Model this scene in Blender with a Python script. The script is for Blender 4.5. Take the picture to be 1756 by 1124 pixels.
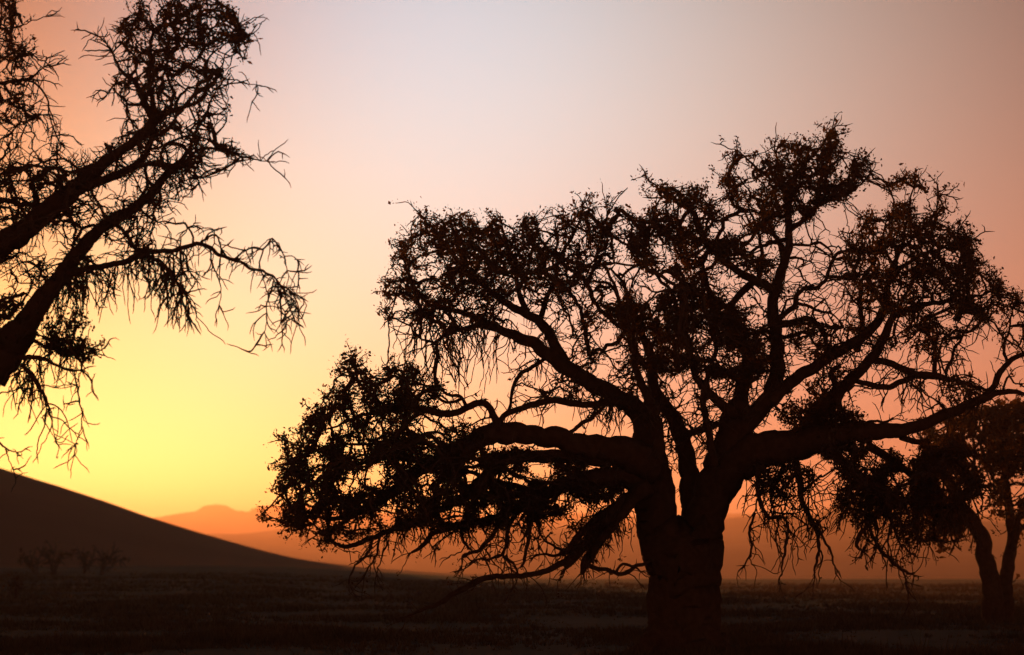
import bpy, math, random
import numpy as np
from mathutils import Vector, noise, kdtree

scene = bpy.context.scene
for _o in list(bpy.data.objects):
    bpy.data.objects.remove(_o)

# ------------------------------------------------------------------ camera
W, H = 1756.0, 1124.0                 # size of the photograph, used to lay things out
LENS = 105.0
F = W * LENS / 36.0                   # focal length in photograph pixels
HORIZON = 968.0
EYE = 1.5
PITCH = math.atan((HORIZON - H / 2) / F)
CP, SP = math.cos(PITCH), math.sin(PITCH)

cam_data = bpy.data.cameras.new('camera')
cam = bpy.data.objects.new('camera', cam_data)
scene.collection.objects.link(cam)
cam.location = (0, 0, EYE)
cam.rotation_euler = (math.pi / 2 + PITCH, 0, 0)
cam_data.lens = LENS
cam_data.sensor_width = 36.0
cam_data.clip_start = 0.5
cam_data.clip_end = 60000
cam_data.dof.use_dof = True
cam_data.dof.focus_distance = 51.4
cam_data.dof.aperture_fstop = 1.8
scene.camera = cam


def at(x, y, depth):
    """point of the place seen at photograph pixel x, y at `depth` metres along +Y"""
    a = (x - W / 2) / F
    u = (H / 2 - y) / F
    dy = CP - u * SP
    dz = SP + u * CP
    t = depth / dy
    return np.array((a * t, depth, EYE + dz * t))


def at_many(x, y, depth):
    a = (x - W / 2) / F
    u = (H / 2 - y) / F
    t = depth / (CP - u * SP)
    return np.stack((a * t, depth, EYE + (SP + u * CP) * t), axis=1)


def to_px(P):
    P = np.asarray(P)
    X, Y, Z = P[:, 0], P[:, 1], P[:, 2] - EYE
    fw = Y * CP + Z * SP
    up = -Y * SP + Z * CP
    return W / 2 + F * X / fw, H / 2 - F * up / fw


# ------------------------------------------------------------------ sky, sun, exposure
SUN_AZ = math.radians(-12.0)          # left of the view, behind the dune
SUN_EL = math.radians(1.75)

world = bpy.data.worlds.new('World')
scene.world = world
world.use_nodes = True
nt = world.node_tree
nt.nodes.clear()
N = nt.nodes.new
L = nt.links.new


def nmath(op, a=None, b=None, c=None):
    n = N('ShaderNodeMath')
    n.operation = op
    for i, v in enumerate((a, b, c)):
        if v is None:
            continue
        if isinstance(v, (int, float)):
            n.inputs[i].default_value = v
        else:
            L(v, n.inputs[i])
    return n.outputs[0]


tc = N('ShaderNodeTexCoord')
sep = N('ShaderNodeSeparateXYZ')
L(tc.outputs['Generated'], sep.inputs[0])
az = nmath('MULTIPLY', nmath('ARCTAN2', sep.outputs[0], sep.outputs[1]), 180 / math.pi)
el = nmath('MULTIPLY', nmath('ARCSINE', nmath('MINIMUM', nmath('MAXIMUM', sep.outputs[2], -1.0), 1.0)), 180 / math.pi)


def lobe(a0, e0, sa, se):
    """smooth bump of glow in the sky, centre and widths in degrees of azimuth and height"""
    da = nmath('DIVIDE', nmath('SUBTRACT', az, a0), sa)
    de = nmath('DIVIDE', nmath('SUBTRACT', el, e0), se)
    q = nmath('ADD', nmath('MULTIPLY', da, da), nmath('MULTIPLY', de, de))
    return nmath('EXPONENT', nmath('MULTIPLY', q, -1.0))


sky_tex = N('ShaderNodeTexSky')
sky_tex.sky_type = 'NISHITA'
sky_tex.sun_disc = False
sky_tex.sun_elevation = SUN_EL
sky_tex.sun_rotation = SUN_AZ
sky_tex.dust_density = 3.0
bg = N('ShaderNodeBackground')
L(sky_tex.outputs[0], bg.inputs[0])
bg.inputs[1].default_value = 0.012
shader = bg.outputs[0]
#           azimuth, height, widths, colour, strength: the dusty sunset glow
GLOWS = [
    (0.0, 0.0, 100000.0, 7.0, (0.600, 0.230, 0.140)),
    (-9.5, 0.5, 7.5, 4.0, (0.000, 1.080, 0.240)),
    (-9.0, 0.6, 8.0, 1.7, (0.000, 1.000, 0.180)),
    (-5.5, 5.0, 5.0, 4.0, (0.000, 0.250, 0.172)),
    (-2.0, 10.0, 5.5, 6.0, (0.155, 0.390, 0.560)),
    (3.0, 9.0, 7.5, 6.0, (0.285, 0.345, 0.320)),
    (1.0, 6.5, 5.5, 3.5, (0.000, 0.070, 0.050)),
    (9.0, 8.0, 8.0, 8.0, (0.070, 0.010, 0.010)),
]
for a0, e0, sa, se, col in GLOWS:
    b = N('ShaderNodeBackground')
    b.inputs[0].default_value = (*col, 1)
    L(lobe(a0, e0, sa, se), b.inputs[1])
    add = N('ShaderNodeAddShader')
    L(shader, add.inputs[0])
    L(b.outputs[0], add.inputs[1])
    shader = add.outputs[0]
wout = N('ShaderNodeOutputWorld')
L(shader, wout.inputs[0])

sun_data = bpy.data.lights.new('sun', 'SUN')
sun_data.energy = 2.8
sun_data.angle = math.radians(0.55)
sun_data.color = (1.0, 0.43, 0.11)
sun = bpy.data.objects.new('sun', sun_data)
scene.collection.objects.link(sun)
sdir = Vector((math.sin(SUN_AZ) * math.cos(SUN_EL), math.cos(SUN_AZ) * math.cos(SUN_EL), math.sin(SUN_EL)))
sun.rotation_euler = sdir.to_track_quat('Z', 'Y').to_euler()
sun.location = (-60, 300, 80)

scene.view_settings.view_transform = 'Standard'
scene.view_settings.look = 'None'
scene.view_settings.exposure = 0.0
scene.view_settings.gamma = 1.0
scene.view_settings.use_curve_mapping = False
scene.cycles.use_denoising = True
scene.cycles.max_bounces = 5
scene.cycles.volume_bounces = 0

rng = np.random.default_rng(11)
random.seed(11)


# ------------------------------------------------------------------ helpers
def mat(name, c1, c2, scale=6.0, rough=0.9, bump=0.0, detail=6.0, coords='Object', spec=0.25, c3=None):
    m = bpy.data.materials.new(name)
    m.use_nodes = True
    t = m.node_tree
    p = t.nodes['Principled BSDF']
    p.inputs['Roughness'].default_value = rough
    p.inputs['Specular IOR Level'].default_value = spec
    co = t.nodes.new('ShaderNodeTexCoord')
    nz = t.nodes.new('ShaderNodeTexNoise')
    nz.inputs['Scale'].default_value = scale
    nz.inputs['Detail'].default_value = detail
    t.links.new(co.outputs[coords], nz.inputs['Vector'])
    r = t.nodes.new('ShaderNodeValToRGB')
    r.color_ramp.elements[0].position = 0.35
    r.color_ramp.elements[1].position = 0.65
    r.color_ramp.elements[0].color = (*c1, 1)
    r.color_ramp.elements[1].color = (*c2, 1)
    if c3:
        e = r.color_ramp.elements.new(0.5)
        e.color = (*c3, 1)
    t.links.new(nz.outputs[0], r.inputs[0])
    t.links.new(r.outputs[0], p.inputs['Base Color'])
    if bump:
        b = t.nodes.new('ShaderNodeBump')
        b.inputs['Strength'].default_value = 0.7
        b.inputs['Distance'].default_value = bump
        t.links.new(nz.outputs[0], b.inputs['Height'])
        t.links.new(b.outputs[0], p.inputs['Normal'])
    return m


def mesh_from(name, V, Fc, nper, smooth=False):
    """fast mesh: V (n,3), Fc (m,nper) vertex ids"""
    me = bpy.data.meshes.new(name)
    V = np.asarray(V, dtype=np.float32)
    Fc = np.asarray(Fc, dtype=np.int32)
    me.vertices.add(len(V))
    me.vertices.foreach_set('co', V.ravel())
    me.loops.add(Fc.size)
    me.loops.foreach_set('vertex_index', Fc.ravel())
    me.polygons.add(len(Fc))
    me.polygons.foreach_set('loop_start', np.arange(0, Fc.size, nper, dtype=np.int32))
    me.polygons.foreach_set('loop_total', np.full(len(Fc), nper, dtype=np.int32))
    if smooth:
        me.polygons.foreach_set('use_smooth', np.ones(len(Fc), dtype=bool))
    me.update(calc_edges=True)
    return me


def link(name, me, m=None, parent=None):
    o = bpy.data.objects.new(name, me)
    scene.collection.objects.link(o)
    if m is not None:
        me.materials.append(m)
    if parent is not None:
        o.parent = parent
        o.matrix_parent_inverse.identity()
        pl = parent
        off = Vector((0, 0, 0))
        while pl is not None:
            off += pl.location
            pl = pl.parent
        o.location = -off
    return o


def tag(o, label=None, cat=None, group=None, kind=None):
    if label:
        o['label'] = label
    if cat:
        o['category'] = cat
    if group:
        o['group'] = group
    if kind:
        o['kind'] = kind
    return o


def empty(name, loc):
    o = bpy.data.objects.new(name, None)
    o.empty_display_size = 0.3
    o.location = Vector([float(v) for v in loc])
    scene.collection.objects.link(o)
    return o


def smoothstep(a, b, x):
    t = np.clip((x - a) / (b - a), 0, 1)
    return t * t * (3 - 2 * t)


def fbm(x, y, scale, octaves=4, seed=0.0):
    out = np.zeros(np.shape(x))
    xf, yf = np.ravel(x), np.ravel(y)
    o = np.empty(len(xf))
    for i in range(len(xf)):
        o[i] = noise.fractal(Vector((xf[i] / scale + seed, yf[i] / scale, seed)), 1.0, 2.0, octaves)
    return o.reshape(np.shape(x))


# ------------------------------------------------------------------ materials
M_BARK = mat('thorn_bark', (0.13, 0.068, 0.038), (0.18, 0.096, 0.054), 9, 0.95, 0.03)
M_TWIG = mat('twig_bark', (0.13, 0.075, 0.045), (0.22, 0.130, 0.080), 14, 0.9)
def leaf_mat():
    m = mat('dry_leaf', (0.055, 0.050, 0.020), (0.115, 0.085, 0.036), 3, 0.7)
    t = m.node_tree
    p = t.nodes['Principled BSDF']
    tr = t.nodes.new('ShaderNodeBsdfTranslucent')
    tr.inputs[0].default_value = (0.28, 0.11, 0.030, 1)
    mx = t.nodes.new('ShaderNodeMixShader')
    mx.inputs[0].default_value = 0.6
    t.links.new(p.outputs[0], mx.inputs[1])
    t.links.new(tr.outputs[0], mx.inputs[2])
    t.links.new(mx.outputs[0], t.nodes['Material Output'].inputs['Surface'])
    return m


M_LEAF = leaf_mat()
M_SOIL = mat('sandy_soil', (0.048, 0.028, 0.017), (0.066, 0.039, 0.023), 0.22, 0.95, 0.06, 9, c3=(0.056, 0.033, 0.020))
M_GRASS = mat('dry_grass', (0.13, 0.085, 0.045), (0.26, 0.165, 0.085), 0.5, 0.85)
M_SAND = mat('dune_sand', (0.46, 0.155, 0.060), (0.56, 0.200, 0.080), 0.02, 0.95, 0.4, 8)
M_ROCK = mat('mountain_rock', (0.14, 0.08, 0.055), (0.24, 0.14, 0.09), 0.015, 0.95, 1.0, 8)


# ------------------------------------------------------------------ ground
def ground_z(x, y):
    """height of the plain: level round the trees, dropping beyond a low crest on the right, rising to the dune's foot on the left"""
    dirx = x / np.maximum(y, 1.0)
    left = smoothstep(0.02, -0.10, dirx)
    drop = -4.5 * smoothstep(250, 900, y) * (1 - left)
    rise = 1.25 * smoothstep(90, 320, y) * left
    return drop + rise


def build_ground():
    ys = np.concatenate([np.linspace(-60, 20, 9), np.geomspace(24, 400, 120), np.geomspace(420, 3380, 46)])
    ts = np.concatenate([np.linspace(-1.6, -0.25, 10), np.linspace(-0.22, 0.22, 90), np.linspace(0.25, 1.6, 10)])
    T, Y = np.meshgrid(ts, ys)
    X = T * np.maximum(np.abs(Y), 60)
    Z = ground_z(X, Y)
    bumps = fbm(X, Y, 9.0, 4, 3.1) * 0.05 + fbm(X, Y, 45.0, 3, 8.3) * 0.12
    Z = Z + bumps * smoothstep(10, 40, Y) * (1 - smoothstep(300, 500, Y))
    ny, nx = X.shape
    V = np.stack((X.ravel(), Y.ravel(), Z.ravel()), 1)
    i = np.arange(ny * nx).reshape(ny, nx)
    Q = np.stack((i[:-1, :-1], i[:-1, 1:], i[1:, 1:], i[1:, :-1]), -1).reshape(-1, 4)
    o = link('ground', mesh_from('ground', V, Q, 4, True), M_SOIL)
    tag(o, kind='structure')


build_ground()


# ------------------------------------------------------------------ dune and mountains
def ridge(name, depth, prof, halfd, base, material, xstep, rough, seed, label, x0=-2600, x1=4400, power=1.6):
    """a long landform whose skyline follows prof (photograph pixels) at `depth`, sloping down to both sides"""
    px = np.arange(x0, x1, xstep, dtype=float)
    py = np.interp(px, [p[0] for p in prof], [p[1] for p in prof])
    crest = at_many(px, py, np.full(len(px), depth))
    n = 26
    s = np.linspace(-1, 1, 2 * n + 1)
    X = np.repeat(crest[:, 0][None, :], len(s), 0)
    Y = depth + s[:, None] * halfd + np.zeros_like(X)
    X = X * (Y / depth) ** 0.5
    shape = (1 - np.abs(s) ** power)[:, None]
    Z = base + (crest[:, 2][None, :] - base) * shape
    if rough:
        g = fbm(X, Y, rough[0], 5, seed) * rough[1]
        Z = Z + g * np.clip(np.abs(s)[:, None] * 3, 0.15, 1) * np.clip((Z - base) / 5, 0, 1)
    ny, nx = X.shape
    V = np.stack((X.ravel(), Y.ravel(), Z.ravel()), 1)
    i = np.arange(ny * nx).reshape(ny, nx)
    Q = np.stack((i[:-1, :-1], i[:-1, 1:], i[1:, 1:], i[1:, :-1]), -1).reshape(-1, 4)
    o = link(name, mesh_from(name, V, Q, 4, True), material)
    tag(o, label, kind='structure')
    return o


def smooth_prof(pts, sig=1.0):
    return pts


DUNE = [(-2600, 900), (-1800, 760), (-1100, 690), (-600, 690), (-250, 735), (-100, 775), (0, 803), (60, 822), (100, 834), (180, 860), (250, 885),
        (330, 910), (400, 930), (450, 944), (500, 956), (540, 963), (600, 970), (660, 976), (760, 983), (900, 990), (1050, 997), (1400, 1015), (4400, 1030)]
ridge('sand_dune', 450, DUNE, 170, -1.0, M_SAND, 14, (40, 0.35), 2.0, 'smooth dark sand dune sloping down from the left edge', power=1.35)

FAR = [(-2600, 875), (-900, 860), (-200, 885), (150, 895), (270, 886), (300, 881), (340, 876), (352, 867), (372, 864), (388, 866), (405, 875), (425, 877), (437, 876),
       (441, 868), (470, 867), (520, 869), (600, 880), (700, 876), (850, 884), (1000, 879), (1120, 889), (1250, 881), (1390, 884), (1500, 876), (1650, 886), (1756, 880),
       (2100, 860), (2600, 885), (4400, 880)]
MID = [(-2600, 915), (300, 925), (420, 916), (520, 905), (640, 910), (760, 902), (900, 910), (1040, 900), (1180, 893), (1300, 884), (1395, 884), (1415, 877), (1440, 866),
       (1462, 852), (1490, 842), (1520, 846), (1550, 862), (1590, 880), (1640, 893), (1756, 900), (2100, 885), (2600, 905), (4400, 900)]
NEAR = [(-2600, 948), (300, 955), (520, 938), (640, 944), (760, 934), (900, 942), (1040, 933), (1180, 938), (1300, 930), (1420, 924), (1480, 918), (1560, 930), (1640, 938),
        (1756, 934), (2300, 940), (4400, 930)]
ridge('mountain_range', 2750, FAR, 400, -6, M_ROCK, 6, (190, 16), 4.0, 'faintest flat-topped mountain range on the skyline')
ridge('mountain_range', 1550, MID, 330, -6, M_ROCK, 12, (140, 11), 6.0, 'hazy mountain with one rounded peak behind the large tree')
ridge('hill_range', 1290, NEAR, 180, -6, M_ROCK, 14, (85, 4), 9.0, 'low hills along the foot of the mountains')

# ------------------------------------------------------------------ haze
def build_haze():
    x0, x1, y0, y1, z0, z1 = -6500, 6500, -60, 3400, -8, 64
    V = [(x, y, z) for z in (z0, z1) for y in (y0, y1) for x in (x0, x1)]
    Q = [(0, 2, 3, 1), (4, 5, 7, 6), (0, 1, 5, 4), (2, 6, 7, 3), (0, 4, 6, 2), (1, 3, 7, 5)]
    m = bpy.data.materials.new('dusty_air')
    m.use_nodes = True
    t = m.node_tree
    t.nodes.clear()
    v = t.nodes.new('ShaderNodeVolumePrincipled')
    v.inputs['Color'].default_value = (0.98, 0.50, 0.37, 1)
    v.inputs['Density'].default_value = 0.00066
    v.inputs['Anisotropy'].default_value = 0.76
    out = t.nodes.new('ShaderNodeOutputMaterial')
    t.links.new(v.outputs[0], out.inputs['Volume'])
    o = link('haze', mesh_from('haze', V, Q, 4), m)
    tag(o, kind='stuff')


build_haze()
#TREES
# ------------------------------------------------------------------ trees
def catmull(P, step):
    """resample control rows (x, y, w, d) as a smooth curve, about `step` pixels apart"""
    P = np.asarray(P, float)
    if len(P) == 2:
        P = np.array([P[0], (P[0] + P[1]) / 2, P[1]])
    Q = np.vstack((2 * P[0] - P[1], P, 2 * P[-1] - P[-2]))
    out = []
    for k in range(1, len(Q) - 2):
        p0, p1, p2, p3 = Q[k - 1], Q[k], Q[k + 1], Q[k + 2]
        n = max(2, int(np.hypot(*(p2 - p1)[:2]) / step))
        for t in np.arange(n) / n:
            out.append(0.5 * (2 * p1 + (p2 - p0) * t + (2 * p0 - 5 * p1 + 4 * p2 - p3) * t * t + (3 * p1 - p0 - 3 * p2 + p3) * t ** 3))
    out.append(P[-1])
    return np.array(out)


def tube(C, R, sides, lump=0.0, seed=0.0, lumpscale=0.35):
    """round skin over a centre line, uneven when lump > 0"""
    C = np.asarray(C)
    n = len(C)
    Tn = np.gradient(C, axis=0)
    Tn /= np.linalg.norm(Tn, axis=1)[:, None] + 1e-9
    ref = np.array((0.13, 1.0, 0.21))
    U = np.cross(Tn, ref)
    U /= np.linalg.norm(U, axis=1)[:, None] + 1e-9
    Vv = np.cross(Tn, U)
    a = np.arange(sides) * 2 * math.pi / sides
    ring = U[:, None, :] * np.cos(a)[None, :, None] + Vv[:, None, :] * np.sin(a)[None, :, None]
    rr = np.repeat(np.asarray(R)[:, None], sides, 1)
    if lump:
        arc = np.concatenate(([0], np.cumsum(np.linalg.norm(np.diff(C, axis=0), axis=1))))
        Rm = float(np.mean(R))
        for i in range(n):
            for j in range(sides):
                q = Vector((math.cos(a[j]) * 1.3 + seed, math.sin(a[j]) * 1.3, arc[i] / (Rm * 2.4)))
                f = Vector((math.cos(a[j]) * 4.5, math.sin(a[j]) * 4.5 + seed, arc[i] / (Rm * 0.55)))
                rr[i, j] *= 1 + lump * (1.15 * noise.fractal(q, 1.0, 2.0, 2) + 0.35 * noise.noise(f))
    V = C[:, None, :] + ring * rr[:, :, None]
    V = V.reshape(-1, 3)
    V = np.vstack((V, C[-1] + Tn[-1] * R[-1] * 0.6, C[0]))
    i = np.arange(n * sides).reshape(n, sides)
    j = np.roll(i, -1, 1)
    Q = np.stack((i[:-1], j[:-1], j[1:], i[1:]), -1).reshape(-1, 4)
    tip, root = n * sides, n * sides + 1
    T1 = np.stack((i[-1], j[-1], np.full(sides, tip), np.full(sides, tip)), -1)[:, :3]
    T0 = np.stack((j[0], i[0], np.full(sides, root)), -1)
    faces = [tuple(q) for q in Q.tolist()] + [tuple(t) for t in T1.tolist()] + [tuple(t) for t in T0.tolist()]
    return V, faces


class Tree:
    def __init__(self, name, depth, base_px, label, tip_px=2.0):
        self.depth = depth
        self.ppm = F / depth
        b = at(base_px, HORIZON, depth)
        self.root = empty(name, (b[0], depth, float(ground_z(np.array(b[0]), np.array(depth)))))
        tag(self.root, label, 'tree')
        self.P, self.par, self.rad, self.own, self.gen = [], [], [], [], []
        self.limbs = []                    # (object, own id)
        self.tip = tip_px / 2 / self.ppm
        self.nl = 0
        self.leafpts = []
        self.tips, self.thin, self.thick = [], [], []
        self.wscale = 0.92

    # ---- a limb drawn as a polyline of (x, y, width) with depth offset running from d0 to d1
    def limb(self, pts, d0=0.0, d1=0.0, sides=10, lump=0.10, name='limb', wig=0.12, attach=True):
        s = max(3.0, 5.0)
        P = np.array([(p[0], p[1], p[2], 0) for p in pts], float)
        C = catmull(P, s)
        t = np.linspace(0, 1, len(C))
        seed = rng.uniform(0, 100)
        d = self.depth + d0 + (d1 - d0) * t
        w = np.maximum(C[:, 2] * (1.0 if name == 'trunk' else self.wscale * (0.87 + 0.13 * min(1, max(0, (P[:, 2].max() - 35) / 25)))), 1.6)
        ang = np.array([noise.noise(Vector((k * 0.25 + seed, seed, 0))) for k in range(len(C))])
        ang2 = np.array([noise.noise(Vector((k * 0.25 + seed, 0, seed))) for k in range(len(C))])
        amp = np.maximum(w * wig * 1.6, 2.2) * np.minimum(1, t * 6)
        kx = np.array([noise.noise(Vector((k * 0.55 + seed, 3.3, seed))) for k in range(len(C))])
        kz = np.array([noise.noise(Vector((k * 0.55 + seed, 7.7, seed))) for k in range(len(C))])
        thin = np.clip((16 - w) / 10, 0, 1) * np.minimum(1, t * 6)
        C[:, 0] += ang * amp + kx * thin * 3.2
        C[:, 1] += ang2 * amp + kz * thin * 3.2
        X = at_many(C[:, 0], C[:, 1], d)
        R = w / 2 / F * d
        V, Fc = tube(X, R, sides if w.max() > 8 else 7, lump, seed)
        me = bpy.data.meshes.new(name)
        me.from_pydata([tuple(v) for v in V.tolist()], [], Fc)
        me.polygons.foreach_set('use_smooth', np.ones(len(me.polygons), dtype=bool))
        o = link(name, me, M_BARK, self.root)
        self.limbs.append(o)
        if attach:
            self.tips.append((len(self.P) + (len(X) - 1) // 2, X[-1] - X[max(0, len(X) - 4)]))
            self.thin += [len(self.P) + k // 2 for k in range(0, len(X), 2) if w[k] < 11 and k > 3]
            self.thick += [len(self.P) + k // 2 for k in range(0, len(X), 2) if w[k] >= 11]
            for k in range(0, len(X), 2):
                self.P.append(X[k]); self.par.append(-1); self.rad.append(R[k]); self.own.append(self.nl); self.gen.append(0)
        self.nl += 1
        return o

    # ---- twigs grown out to target points
    def grow(self, targets, kind, limit=2.2, seg=0.11, jit=0.16, batches=24, maxgen=99):
        targets = np.asarray(targets)
        base = np.array(self.P)
        kd = kdtree.KDTree(len(base))
        for i, p in enumerate(base):
            kd.insert(p, i)
        kd.balance()
        dist = np.array([kd.find(p)[2] for p in targets])
        order = np.argsort(dist)
        for part in np.array_split(order, batches):
            kd = kdtree.KDTree(len(self.P))
            for i, p in enumerate(self.P):
                kd.insert(p, i)
            kd.balance()
            for ti in part:
                t = targets[ti]
                best, bd = None, 1e9
                for co, idx, dd in kd.find_n(t, 9):
                    sc = dd * (1 + 0.05 * self.gen[idx])
                    pr = self.par[idx]
                    if pr >= 0 and dd > 1e-6:
                        v0 = self.P[idx] - self.P[pr]
                        v1 = t - self.P[idx]
                        ca = float(v0 @ v1) / (float(np.linalg.norm(v0)) * dd + 1e-9)
                        sc *= 1.55 - 0.6 * ca
                    if sc < bd:
                        best, bd = idx, sc
                dd = float(np.linalg.norm(t - self.P[best]))
                if dd > limit or dd < 0.02:
                    continue
                self.path(best, t, kind[ti], seg, jit, dd)

    def path(self, start, t, kind, seg, jit, dd):
        n = max(1, int(round(dd / seg)))
        a = np.asarray(self.P[start])
        side = rng.normal(size=3)
        side[1] *= 0.6
        bow = side * dd * 0.06 + np.array((0, 0, rng.uniform(-0.02, 0.10) * dd))
        prev = start
        for k in range(1, n + 1):
            u = k / n
            q = a + (t - a) * u + bow * 4 * u * (1 - u)
            if k < n:
                q = q + rng.normal(size=3) * (dd / n) * jit
            self.P.append(q); self.par.append(prev); self.rad.append(0.0); self.own.append(self.own[start]); self.gen.append(self.gen[start] + 1)
            prev = len(self.P) - 1
        if kind > 0:
            self.leafpts.append((prev, kind))
        return prev

    # ---- twigs that wander off by themselves, hanging or spraying
    def walk(self, start, d, length, grav, wig, fork, step=0.075, leaf=0.0, depthgen=0):
        p = np.array(self.P[start], float)
        d = d / (np.linalg.norm(d) + 1e-9)
        prev = start
        n = max(2, int(length / step))
        for k in range(n):
            d = d + np.array((0, 0, -1.0)) * grav + rng.normal(size=3) * wig * np.array((1, 0.7, 1))
            d /= np.linalg.norm(d) + 1e-9
            p = p + d * step * rng.uniform(0.75, 1.25)
            self.P.append(p.copy()); self.par.append(prev); self.rad.append(0.0); self.own.append(self.own[start]); self.gen.append(self.gen[start] + 1)
            prev = len(self.P) - 1
            if depthgen < 3 and k > 0 and rng.random() < fork and (n - k) > 2:
                dd = d + rng.normal(size=3) * 0.8
                self.walk(prev, dd, (n - k) * step * rng.uniform(0.45, 0.95), grav, wig, fork, step, leaf, depthgen + 1)
            if leaf and rng.random() < leaf:
                self.leafpts.append((prev, 1.0))

    def auto_twigs(self, tip_n, thin_n, thick_n, length, leaf=0.0, grav=0.06, fork=0.16):
        s = 7.5 / self.ppm
        for i, d in self.tips:
            for k in range(tip_n):
                dd = d / (np.linalg.norm(d) + 1e-9) + rng.normal(size=3) * (0.45 if k else 0.15)
                self.walk(i, dd, rng.uniform(*length) * (1.0 if k else 1.3) / self.ppm, grav, 0.3, fork, s, leaf)
        for ids, n in ((self.thin, thin_n), (self.thick, thick_n)):
            for i in (rng.choice(np.array(ids), n) if n and ids else ()):
                d = rng.normal(size=3)
                self.walk(int(i), d, rng.uniform(*length) * 0.8 / self.ppm, grav * rng.uniform(-1.0, 2.5), rng.uniform(0.12, 0.4), fork, s, leaf)

    def shoots(self, poly, n, length, centre, leaf=0.6, spread=0.55, up=0.25):
        ids = self.nodes_in(poly)
        ids = ids[np.array(self.gen)[ids] >= 1]
        if not len(ids):
            return
        c = at(centre[0], centre[1], self.depth)
        for i in rng.choice(ids, n):
            d = np.array(self.P[int(i)]) - c
            d = d / (np.linalg.norm(d) + 1e-9) + rng.normal(size=3) * spread + np.array((0, 0, up))
            self.walk(int(i), d, rng.uniform(*length) / self.ppm, 0.0, 0.2, 0.10, 6.0 / self.ppm, leaf, 2)

    def nodes_in(self, poly, maxgen=99, minrad=0.0):
        Pn = np.array(self.P)
        x, y = to_px(Pn)
        m = in_poly(x, y, poly) & (np.array(self.gen) <= maxgen)
        return np.nonzero(m)[0]

    def sprays(self, poly, n, length, grav=0.25, wig=0.35, fork=0.14, leaf=0.0, out=(0, 0, 0), maxgen=0, spread=0.9):
        ids = self.nodes_in(poly, maxgen)
        if not len(ids):
            return
        for i in rng.choice(ids, n):
            d = rng.normal(size=3) * spread * np.array((1, 0.8, 1)) + np.array(out)
            self.walk(int(i), d, (length[0] + (length[1] * 1.15 - length[0]) * rng.random() ** 1.6) / self.ppm, grav * rng.uniform(0.5, 1.5), wig * rng.uniform(0.5, 1.2), fork, 7.5 / self.ppm, leaf)

    # ---- crown: targets scattered through a region of the crown's volume
    def crown_targets(self, poly, n, leaf, spread=0.9, clump=55.0, keep=0.0, seed=0.0, holes=()):
        xs, ys = np.array([p[0] for p in poly]), np.array([p[1] for p in poly])
        got = []
        lim = np.array(self.P)
        lx, ly = to_px(lim)
        tries = 0
        while len(got) < n and tries < n * 40:
            tries += 1
            x = rng.uniform(xs.min(), xs.max()); y = rng.uniform(ys.min(), ys.max())
            if not in_poly(np.array([x]), np.array([y]), poly)[0]:
                continue
            if any(((x - h[0]) / h[2]) ** 2 + ((y - h[1]) / h[3]) ** 2 < 1 for h in holes):
                continue
            v = noise.fractal(Vector((x / clump + seed, y / clump, seed * 1.7)), 1.0, 2.0, 3)
            if v < keep + rng.normal() * 0.12:
                continue
            k = np.argmin((lx - x) ** 2 + (ly - y) ** 2)
            d = lim[k, 1] + rng.normal() * spread
            got.append((x, y, d, leaf * (0.6 + 0.8 * min(max(v + 0.5, 0), 1))))
        g = np.array(got)
        return at_many(g[:, 0], g[:, 1], g[:, 2]), g[:, 3]

    # ---- meshes
    def finish(self, leaf_len_px, leaf_w_px, per, spread_px, power=2.35, maxr_px=7.0):
        P = np.array(self.P)
        par = np.array(self.par)
        own = np.array(self.own)
        n = len(P)
        acc = np.zeros(n)
        limbnode = par < 0
        child = np.zeros(n, bool)
        tipv = self.tip ** power
        for i in range(n - 1, -1, -1):
            if par[i] < 0:
                continue
            if acc[i] == 0:
                acc[i] = tipv
            acc[par[i]] += acc[i] * 1.0
        R = np.minimum(acc ** (1 / power), maxr_px / 2 / self.ppm)
        limr = np.array(self.rad)
        e = np.nonzero(~limbnode)[0]
        a, b = P[par[e]], P[e]
        ra = np.where(limbnode[par[e]], np.minimum(R[e] * 1.25, np.maximum(limr[par[e]], self.tip)), R[par[e]])
        ra = np.minimum(ra, R[e] * 1.6)
        leafless = np.ones(n, bool)
        leafless[par[e]] = False
        rb = R[e] * np.where(leafless[e], 0.45, 1.0)
        T = b - a
        Ln = np.linalg.norm(T, axis=1)[:, None] + 1e-9
        T = T / Ln
        b = b + T * rb[:, None] * 0.5
        U = np.cross(T, np.array((0.31, 0.9, 0.17)))
        U /= np.linalg.norm(U, axis=1)[:, None] + 1e-9
        Vv = np.cross(T, U)
        ang = np.arange(4) * math.pi / 2
        ring = U[:, None, :] * np.cos(ang)[None, :, None] + Vv[:, None, :] * np.sin(ang)[None, :, None]
        VA = a[:, None, :] + ring * ra[:, None, None]
        VB = b[:, None, :] + ring * rb[:, None, None]
        VV = np.concatenate((VA, VB), 1)                       # (E, 8, 3)
        fq = np.array([(0, 1, 5, 4), (1, 2, 6, 5), (2, 3, 7, 6), (3, 0, 4, 7)])
        eo = own[e]
        for k in np.unique(eo):
            sel = VV[eo == k]
            m = len(sel)
            Q = (fq[None] + (np.arange(m) * 8)[:, None, None]).reshape(-1, 4)
            o = link('branchlets', mesh_from('branchlets', sel.reshape(-1, 3), Q, 4), M_TWIG, self.limbs[k])
            tag(o, kind='stuff')
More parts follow.
